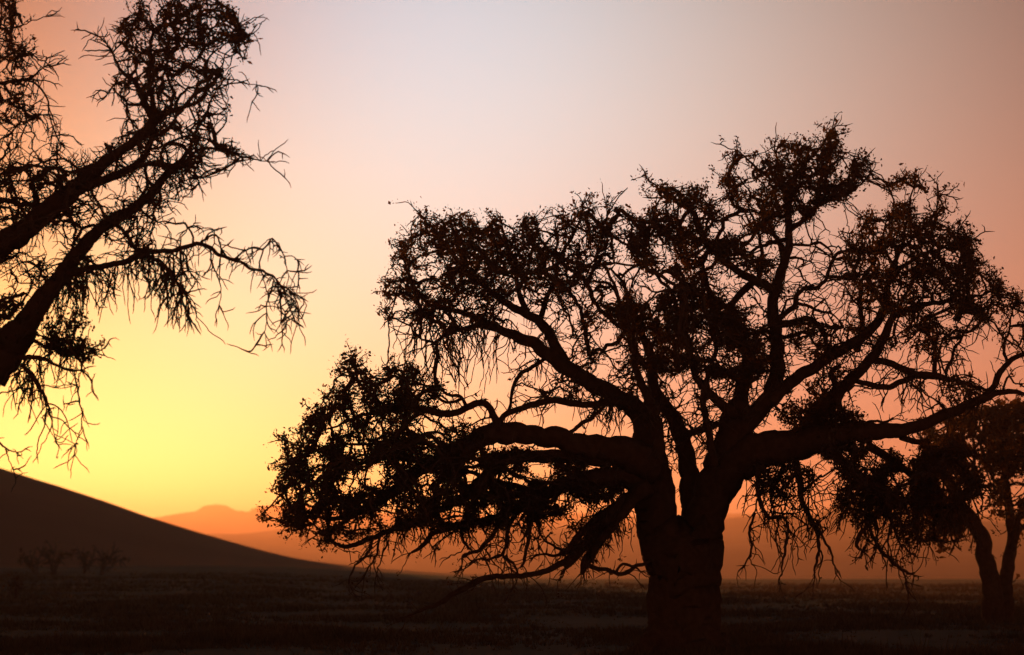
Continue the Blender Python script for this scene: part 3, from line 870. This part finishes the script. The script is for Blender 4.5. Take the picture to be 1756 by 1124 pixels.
# ------------------------------------------------------------------ the bare tree leaning in from the left
def build_left_tree():
    t = Tree('leaning_thorn_tree', 39.0, -260, 'mostly bare thorn tree whose limbs lean in from the left edge', tip_px=1.7)
    t.wscale = 0.72
    t.limb([(-262, 1160, 190), (-255, 1060, 160), (-225, 950, 145), (-170, 850, 130), (-105, 750, 116), (-45, 670, 90), (0, 612, 72), (38, 562, 50)], 0.0, -0.2, 24, 0.16, 'trunk')
    t.limb([(20, 585, 72), (55, 540, 56), (85, 500, 46), (112, 466, 40), (138, 430, 34), (165, 400, 31), (190, 378, 28), (215, 366, 26), (240, 350, 24), (262, 330, 22), (280, 306, 19), (298, 288, 17), (315, 272, 12), (330, 245, 9), (338, 220, 8), (352, 198, 7), (362, 175, 5), (372, 150, 3)], -0.2, 0.6, 14, 0.14)
    t.limb([(-190, 880, 90), (-150, 720, 84), (-100, 560, 76), (-50, 470, 68), (0, 424, 60), (40, 396, 54), (80, 364, 52), (112, 338, 48), (142, 312, 40), (172, 286, 28), (208, 258, 24), (240, 235, 23), (262, 210, 28), (266, 196, 24)], 0.5, 0.2, 14, 0.14)
    t.limb([(135, 325, 30), (170, 312, 24), (205, 298, 24), (235, 282, 21), (253, 262, 17), (259, 235, 15), (262, 205, 14)], 0.1, 0.3)
    t.limb([(230, 285, 16), (260, 282, 12), (290, 286, 18), (318, 282, 16), (332, 262, 9), (350, 256, 8), (378, 256, 7), (402, 264, 6), (430, 272, 4), (462, 276, 2.5)], 0.2, -0.5)
    t.limb([(256, 312, 10), (275, 330, 10), (272, 350, 12), (255, 345, 12)], 0.1, 0.2)
    t.limb([(262, 200, 24), (252, 184, 20), (242, 162, 16), (228, 138, 12), (208, 122, 9), (198, 102, 7), (190, 85, 5), (180, 72, 4), (162, 62, 3)], 0.2, 0.8)
    t.limb([(193, 92, 5), (208, 74, 5), (222, 55, 5), (232, 32, 4), (240, 5, 3)], 0.7, 1.0)
    t.limb([(264, 192, 20), (260, 165, 14), (257, 130, 11), (257, 95, 10), (262, 62, 9), (275, 45, 7), (298, 38, 6), (330, 36, 4), (360, 30, 3)], 0.2, -0.5)
    t.limb([(270, 170, 9), (278, 138, 8), (286, 110, 8), (288, 75, 7), (280, 40, 5), (275, 10, 3)], 0.2, 0.9)
    t.limb([(272, 200, 22), (296, 190, 15), (320, 182, 11), (344, 174, 10), (354, 160, 8), (354, 132, 7), (350, 112, 6), (366, 92, 5), (392, 70, 4), (412, 45, 3)], 0.3, -0.2)
    t.limb([(300, 188, 10), (306, 168, 9), (318, 155, 7), (338, 150, 6), (354, 150, 5)], 0.3, 0.0)
    t.limb([(300, 130, 7), (320, 115, 7), (342, 98, 6), (356, 80, 5), (385, 62, 4), (420, 70, 3)], 0.1, -0.7)
    t.limb([(288, 118, 7), (306, 122, 7), (325, 112, 6), (350, 85, 4)], 0.6, 0.2)
    t.limb([(370, 128, 5), (395, 135, 4), (425, 145, 3), (446, 146, 2)], -0.1, -0.5)
    t.limb([(240, 145, 6), (215, 143, 5), (195, 146, 5), (183, 164, 3)], 0.4, 0.6)
    # long bare limb reaching right
    t.limb([(108, 472, 30), (140, 463, 20), (175, 457, 17), (205, 451, 16), (228, 442, 17), (246, 432, 18), (268, 432, 14), (292, 432, 12), (318, 424, 12), (342, 420, 12), (360, 426, 12), (378, 440, 10), (396, 445, 9), (412, 450, 8), (432, 462, 8), (452, 464, 7), (470, 476, 6), (482, 490, 4), (500, 502, 3)], 0.0, -1.0, 12, 0.14)
    t.limb([(185, 374, 12), (205, 390, 10), (220, 410, 11), (238, 434, 14)], 0.0, -0.3)
    t.limb([(246, 436, 14), (270, 447, 10), (286, 462, 9), (303, 482, 8), (315, 498, 6), (328, 520, 3)], -0.4, -0.8)
    t.limb([(302, 480, 6), (312, 470, 6), (322, 466, 5), (333, 468, 3)], -0.7, -0.9)
    t.limb([(340, 420, 8), (352, 410, 7), (364, 404, 6), (374, 412, 5), (380, 432, 4)], -0.6, -0.4)
    t.limb([(352, 410, 5), (362, 397, 4), (372, 395, 2.5)], -0.6, -0.8)
    t.limb([(404, 444, 6), (416, 432, 5), (432, 426, 5), (454, 426, 5), (462, 414, 5), (468, 410, 5), (480, 426, 4), (488, 440, 4), (491, 460, 3), (492, 466, 2)], -0.8, -1.2)
    t.limb([(488, 440, 3.5), (500, 440, 3), (509, 444, 2.5)], -1.1, -1.2)
    t.limb([(308, 425, 5), (312, 408, 4), (320, 394, 2.5)], -0.5, -0.3)
    t.limb([(470, 480, 5), (464, 502, 5), (458, 526, 4), (458, 545, 3), (450, 575, 2.5)], -0.9, -1.2)
    t.limb([(476, 484, 5), (480, 505, 5), (483, 525, 4), (490, 545, 3), (492, 560, 2.5)], -0.9, -0.7)
    t.limb([(478, 500, 4), (500, 512, 4), (510, 530, 3), (515, 552, 2)], -0.9, -1.3)
    t.limb([(360, 428, 5), (365, 448, 4), (370, 470, 4), (378, 495, 3), (376, 528, 2)], -0.6, -0.9)
    # stubs between the two great limbs
    t.limb([(118, 462, 12), (122, 435, 10), (132, 405, 9), (142, 392, 9), (160, 386, 8), (175, 394, 8)], 0.1, 0.0)
    t.limb([(100, 345, 14), (118, 372, 10), (130, 395, 9), (126, 420, 8), (118, 450, 9)], 0.3, 0.2)
    t.limb([(60, 372, 20), (62, 338, 16), (52, 308, 9), (40, 290, 7), (10, 296, 5), (-20, 310, 4)], 0.4, 0.9)
    t.limb([(95, 330, 10), (100, 300, 7), (96, 272, 6), (98, 248, 4)], 0.3, 0.6)
    t.limb([(140, 296, 10), (120, 280, 7), (100, 272, 6), (70, 280, 5), (40, 288, 5)], 0.3, 0.7)
    t.limb([(-80, 350, 24), (-30, 338, 18), (10, 345, 15), (45, 352, 14), (65, 345, 10)], 0.6, 0.5)
    # lower twigs
    t.limb([(15, 615, 18), (55, 612, 13), (82, 618, 10), (102, 628, 8), (122, 636, 7), (140, 636, 5)], -0.3, -0.9)
    t.limb([(127, 636, 5), (130, 655, 4.5), (134, 675, 4.5), (138, 700, 4), (139, 725, 3.5), (134, 750, 3), (129, 768, 2.5)], -0.8, -1.0)
    t.limb([(38, 625, 14), (55, 645, 10), (64, 662, 8), (78, 682, 7), (84, 702, 5), (90, 728, 3), (95, 755, 2)], -0.4, -0.9)
    t.limb([(60, 585, 12), (85, 598, 9), (110, 602, 7), (140, 608, 5), (165, 605, 3)], -0.3, -0.5)
    t.limb([(-60, 700, 14), (-30, 738, 9), (0, 760, 6), (12, 770, 5), (28, 776, 3)], -0.2, -0.8)
    t.limb([(10, 770, 4), (14, 785, 3), (20, 800, 2)], -0.7, -0.9)
    t.limb([(20, 540, 10), (40, 515, 7), (53, 490, 5), (48, 465, 4), (30, 440, 3)], 0.1, 0.6)
    # upper left corner
    t.limb([(-180, 560, 60), (-190, 420, 44), (-160, 300, 30), (-110, 210, 20), (-60, 165, 14), (-20, 148, 11), (15, 141, 9), (42, 137, 8), (58, 130, 6), (74, 116, 3)], 0.6, 1.0)
    t.limb([(44, 138, 6), (58, 142, 6), (72, 155, 6), (80, 172, 5), (84, 196, 5), (92, 220, 4), (100, 240, 4), (108, 252, 2.5)], 0.9, 1.1)
    t.limb([(-150, 320, 18), (-80, 320, 12), (-30, 305, 9), (0, 275, 7), (14, 252, 6), (22, 228, 5), (36, 212, 4), (55, 203, 4), (80, 198, 3)], 0.7, 1.0)
    t.limb([(-140, 260, 18), (-100, 120, 14), (-50, 60, 9), (0, 50, 6), (30, 45, 4), (60, 35, 3), (84, 28, 2)], 0.7, 1.3)
    t.limb([(-90, 110, 8), (-30, 100, 6), (10, 95, 5), (30, 85, 4), (50, 95, 3)], 0.9, 0.6)

    regs = [
        ([(200, 60), (235, 0), (330, -20), (400, 10), (436, 70), (420, 110), (370, 130), (300, 130), (235, 120)], 760, 0.55, 0.7, 40, -0.15, ((205, 20, 10, 10),)),
        ([(190, 130), (360, 120), (400, 180), (380, 230), (300, 240), (210, 200)], 420, 0.18, 0.7, 40, -0.1, ()),
        ([(150, 60), (200, 20), (230, 60), (200, 110)], 50, 0.0, 0.4, 40, -0.2, ()),
        ([(150, 210), (250, 200), (400, 240), (450, 270), (400, 300), (330, 330), (270, 330), (180, 300)], 460, 0.10, 0.7, 40, -0.1, ()),
        ([(-80, 290), (60, 280), (160, 300), (130, 380), (60, 400), (-60, 420)], 620, 0.35, 0.8, 40, -0.15, ()),
        ([(120, 330), (260, 340), (320, 380), (280, 440), (200, 450), (140, 460), (110, 420)], 420, 0.08, 0.6, 40, -0.05, ()),
        ([(-60, 430), (60, 420), (100, 470), (60, 540), (-40, 560)], 220, 0.3, 0.6, 40, 0.0, ()),
        ([(90, 570), (130, 580), (178, 582), (186, 606), (160, 620), (110, 612), (70, 596)], 190, 1.4, 0.35, 30, -0.2, ()),
        ([(70, 530), (130, 520), (160, 560), (110, 580), (70, 570)], 120, 0.7, 0.4, 30, -0.1, ()),
        ([(-60, 520), (40, 520), (60, 560), (20, 600), (-60, 600)], 200, 1.2, 0.4, 30, -0.2, ()),
        ([(-120, -20), (20, -20), (30, 20), (50, 90), (60, 105), (20, 130), (-60, 140)], 340, 0.75, 0.6, 36, -0.1, ()),
        ([(-80, 160), (60, 165), (70, 200), (0, 215), (-80, 230)], 200, 0.7, 0.5, 36, -0.1, ()),
    ]
    for k, (poly, n, leaf, sp, clump, keep, holes) in enumerate(regs):
        T, kd_ = t.crown_targets(poly, n, leaf, sp, clump, keep, 21.3 + k * 2.3, holes)
        t.grow(T, kd_, jit=0.2)
    for poly, n in (([(-60, 280), (160, 250), (300, 190), (420, 250), (330, 340), (240, 440), (110, 480), (-40, 520)], 1100),
                    ([(190, 130), (230, 20), (400, 20), (390, 200), (260, 230)], 420),
                    ([(-60, 60), (60, 90), (110, 260), (-40, 300)], 240)):
        T, kd_ = t.crown_targets(poly, n, 0.0, 0.8, 60, -0.5, 87.0)
        t.grow(T, kd_, batches=8, jit=0.24)
    t.sprays([(110, 440), (320, 420), (330, 520), (130, 500)], 190, (35, 105), 0.16, 0.28, 0.15, 0.0, (0.05, 0, -0.9), 0, 0.55)
    t.sprays([(90, 480), (150, 430), (180, 470), (110, 540)], 40, (40, 100), 0.14, 0.28, 0.15, 0.0, (0.5, 0, -0.7), 0, 0.5)
    t.sprays([(10, 590), (140, 590), (100, 720), (0, 700)], 70, (30, 100), 0.18, 0.28, 0.15, 0.0, (0.1, 0, -0.8), 0, 0.6)
    t.sprays([(330, 400), (470, 400), (470, 480), (330, 470)], 42, (15, 55), 0.16, 0.3, 0.14, 0.0, (0, 0, -0.8), 0, 0.7)
    t.sprays([(440, 470), (530, 470), (530, 560), (440, 560)], 46, (20, 60), 0.08, 0.32, 0.16, 0.0, (0.1, 0, -0.6), 0, 0.8)
    t.sprays([(60, 230), (270, 200), (260, 300), (120, 380), (60, 380)], 70, (20, 70), -0.03, 0.3, 0.15, 0.0, (-0.3, 0, 0.6), 0, 0.7)
    t.sprays([(270, 240), (470, 240), (470, 300), (290, 340)], 60, (20, 60), 0.03, 0.3, 0.15, 0.0, (0.5, 0, -0.1), 1, 0.7)
    t.sprays([(180, 330), (330, 260), (330, 350), (210, 400)], 50, (20, 75), 0.12, 0.3, 0.15, 0.0, (0.2, 0, -0.6), 0, 0.7)
    t.sprays([(160, 50), (270, 50), (270, 190), (180, 190)], 50, (20, 60), -0.02, 0.3, 0.15, 0.0, (-0.5, 0, 0.4), 0, 0.7)
    t.sprays([(-30, 120), (120, 110), (120, 260), (-30, 290)], 44, (20, 70), 0.12, 0.3, 0.15, 0.0, (0, 0, -0.6), 0, 0.7)
    t.sprays([(0, 330), (120, 300), (100, 480), (0, 500)], 60, (20, 70), 0.08, 0.32, 0.15, 0.0, (0, 0, -0.2), 0, 0.9)
    t.auto_twigs(4, 500, 1100, (10, 66), 0.0, 0.04, 0.18)
    t.shoots([(200, 60), (235, 0), (330, -20), (436, 70), (370, 130), (235, 120)], 150, (12, 36), (290, 160), 0.45)
    t.shoots([(-80, -20), (50, -20), (60, 105), (-60, 230)], 60, (12, 36), (-60, 120), 0.5)
    t.finish(5.6, 3.2, 3.8, 4.2)


build_left_tree()


# ------------------------------------------------------------------ the smaller tree at the right edge
def build_right_tree():
    t = Tree('small_thorn_tree', 78.0, 1712, 'smaller blurred thorn tree with several stems behind the right side', tip_px=1.9)
    t.limb([(1706, 1068, 46), (1700, 1010, 33), (1692, 965, 29), (1684, 930, 27), (1668, 895, 24), (1648, 865, 21), (1632, 835, 19), (1620, 805, 14), (1600, 775, 9), (1580, 750, 5)], 0, -1.0, 12, 0.14, 'trunk')
    t.limb([(1722, 1068, 42), (1724, 1010, 30), (1729, 965, 27), (1736, 930, 22), (1733, 895, 19), (1729, 860, 17), (1725, 825, 14), (1720, 790, 11), (1716, 755, 7), (1712, 720, 4)], 0.4, 0.8, 12, 0.14)
    t.limb([(1735, 945, 18), (1744, 905, 14), (1752, 870, 11), (1770, 835, 9), (1790, 800, 6), (1800, 760, 4)], 0.5, -1.0)
    t.limb([(1738, 920, 11), (1765, 895, 9), (1800, 880, 7), (1840, 870, 4)], 0.6, 1.5)
    t.limb([(1648, 866, 13), (1665, 830, 11), (1672, 795, 8), (1668, 755, 5), (1660, 725, 3)], -0.6, 0.8)
    t.limb([(1660, 880, 10), (1630, 872, 9), (1600, 868, 7), (1570, 862, 4)], -0.6, -1.6)
    t.limb([(1728, 855, 9), (1705, 825, 8), (1690, 795, 6), (1680, 760, 4)], 0.6, -0.8)
    regs = [
        ([(1560, 760), (1600, 720), (1650, 705), (1700, 695), (1756, 690), (1830, 710), (1880, 770), (1860, 840), (1800, 860), (1756, 830), (1700, 810), (1640, 830), (1580, 820)], 1500, 1.1, 1.8, 34, -0.06, ()),
        ([(1690, 700), (1756, 690), (1830, 720), (1830, 790), (1700, 790)], 420, 1.2, 1.6, 40, -0.2, ()),
        ([(1560, 820), (1640, 830), (1660, 900), (1620, 950), (1580, 900)], 260, 0.8, 2.0, 34, -0.05, ()),
        ([(1660, 830), (1760, 830), (1860, 850), (1850, 920), (1760, 930), (1700, 880)], 300, 0.55, 2.2, 34, 0.05, ()),
    ]
    for k, (poly, n, leaf, sp, clump, keep, holes) in enumerate(regs):
        T, kd_ = t.crown_targets(poly, n, leaf, sp, clump, keep, 51.3 + k * 2.3, holes)
        t.grow(T, kd_, limit=4.5, seg=0.22)
    t.sprays([(1560, 820), (1700, 820), (1700, 900), (1580, 900)], 60, (30, 90), 0.25, 0.34, 0.15, 0.06, (-0.1, 0, -0.8), 4, 0.7)
    t.auto_twigs(4, 60, 60, (16, 50), 0.2)
    t.shoots([(1560, 760), (1650, 690), (1830, 690), (1880, 800), (1600, 830)], 160, (12, 34), (1700, 840), 0.55)
    t.finish(6.5, 4.2, 4.0, 5.0)


build_right_tree()

# ------------------------------------------------------------------ dry shrubs on the plain at the left
def build_shrub(depth, px, height, lean, label, dens):
    gz = float(ground_z(np.array((px - W / 2) / F * depth), np.array(depth)))
    ppm = F / depth
    by = HORIZON + (EYE - gz) * ppm + 2
    t = Tree('dry_shrub', depth, px, label, tip_px=2.0)
    t.root['category'] = 'shrub'
    t.root['group'] = 'dry shrubs on the plain'
    for k in range(5):
        a = rng.normal() * 0.45 + lean
        hh = height * rng.uniform(0.6, 1.05)
        t.limb([(px + rng.normal() * 3, by, 4), (px + a * hh * 0.35, by - hh * 0.45, 3), (px + a * hh * 0.9, by - hh, 2)], rng.normal() * 0.3, rng.normal() * 0.8, 6, 0.05, 'stem')
    t.auto_twigs(3, dens // 2, 0, (10, 28), 0.25, -0.02, 0.2)
    t.finish(5.5, 3.5, 3.5, 4.5)


for sh in ((225, 62, 30, -0.1, 'low dark shrub at the foot of the dune, nearest the left edge', 34),
           (215, 92, 42, 0.0, 'tallest of the dry shrubs at the foot of the dune', 44),
           (225, 146, 36, 0.15, 'round dry shrub between the tallest shrub and the leaning shrub', 44),
           (215, 172, 42, 0.75, 'dry shrub leaning to the right below the dune', 44),
           (120, 30, 30, 0.1, 'squat dark bush in the grass at the lower left edge', 30)):
    build_shrub(*sh)


# ------------------------------------------------------------------ specks of trees far out on the plain
def build_far_tree(px, depth, hpx, wpx):
    ppm = F / depth
    gx = (px - W / 2) / F * depth
    gz = float(ground_z(np.array(gx), np.array(depth)))
    root = empty('distant_tree', (gx, depth, gz))
    tag(root, 'tiny dark tree standing on the far plain below the hills', 'tree', 'tiny trees on the far plain')
    h, w = hpx / ppm, wpx / ppm
    V, Fc = tube(np.array([(gx, depth, gz - 0.3), (gx + 0.03 * w, depth, gz + h * 0.3), (gx, depth, gz + h * 0.6)]), [w * 0.06, w * 0.045, w * 0.03], 6)
    me = bpy.data.meshes.new('trunk')
    me.from_pydata([tuple(v) for v in V.tolist()], [], Fc)
    link('trunk', me, M_BARK, root)
    n = 160
    c = rng.normal(size=(n, 3)) * np.array((w * 0.24, w * 0.24, h * 0.13)) + np.array((gx, depth, gz + h * 0.68))
    u = rng.normal(size=(n, 3)); u /= np.linalg.norm(u, axis=1)[:, None]
    v = np.cross(u, rng.normal(size=(n, 3))); v /= np.linalg.norm(v, axis=1)[:, None]
    s = w * 0.09
    VV = np.stack((c - u * s, c + v * s * 0.8, c + u * s), 1).reshape(-1, 3)
    o = link('crown', mesh_from('crown', VV, np.arange(3 * n).reshape(-1, 3), 3), M_LEAF, root)
    tag(o, kind='stuff')


for px, d, h, w in ((686, 1180, 27, 12), (706, 1230, 25, 10), (722, 1180, 29, 13), (742, 1230, 25, 12), (812, 1200, 24, 11), (1078, 1180, 26, 12), (1030, 1230, 23, 10)):
    build_far_tree(px, d, h, w)


# ------------------------------------------------------------------ grass
def build_grass():
    n = 52000
    u = rng.random(n)
    Y = 44 * (230 / 44) ** u
    X = rng.uniform(-0.24, 0.24, n) * Y
    v = np.array([noise.fractal(Vector((x / 5.0, y / 9.0, 1.7)), 1.0, 2.0, 3) for x, y in zip(X, Y)])
    keep = v + rng.normal(size=n) * 0.25 > -0.22
    X, Y, v = X[keep], Y[keep], v[keep]
    Z = ground_z(X, Y)
    Z = Z + fbm(X, Y, 9.0, 4, 3.1) * 0.05 + fbm(X, Y, 45.0, 3, 8.3) * 0.12
    m = 7
    size = (0.06 + 0.13 * np.clip(v + 0.4, 0, 1)) * np.exp(rng.normal(size=len(X)) * 0.3) 
    bx = np.repeat(X, m) + rng.normal(size=len(X) * m) * np.repeat(size, m) * 0.35
    by = np.repeat(Y, m) + rng.normal(size=len(X) * m) * np.repeat(size, m) * 0.35
    bz = np.repeat(Z, m) - 0.03
    h = np.repeat(size, m) * rng.uniform(0.5, 1.25, len(bx))
    lean = rng.normal(size=(len(bx), 2)) * 0.38 * h[:, None]
    ww = 0.010 * (1 + by / 60)
    ang = rng.uniform(0, math.pi, len(bx))
    dx, dy = np.cos(ang) * ww, np.sin(ang) * ww * 0.5
    A = np.stack((bx - dx, by - dy, bz), 1)
    B = np.stack((bx + dx, by + dy, bz), 1)
    Cc = np.stack((bx + lean[:, 0], by + lean[:, 1], bz + h), 1)
    V = np.stack((A, B, Cc), 1).reshape(-1, 3)
    o = link('grass', mesh_from('grass', V, np.arange(len(V)).reshape(-1, 3), 3), M_GRASS)
    tag(o, 'sparse dry grass tufts covering the dark plain', 'grass', kind='stuff')


build_grass()
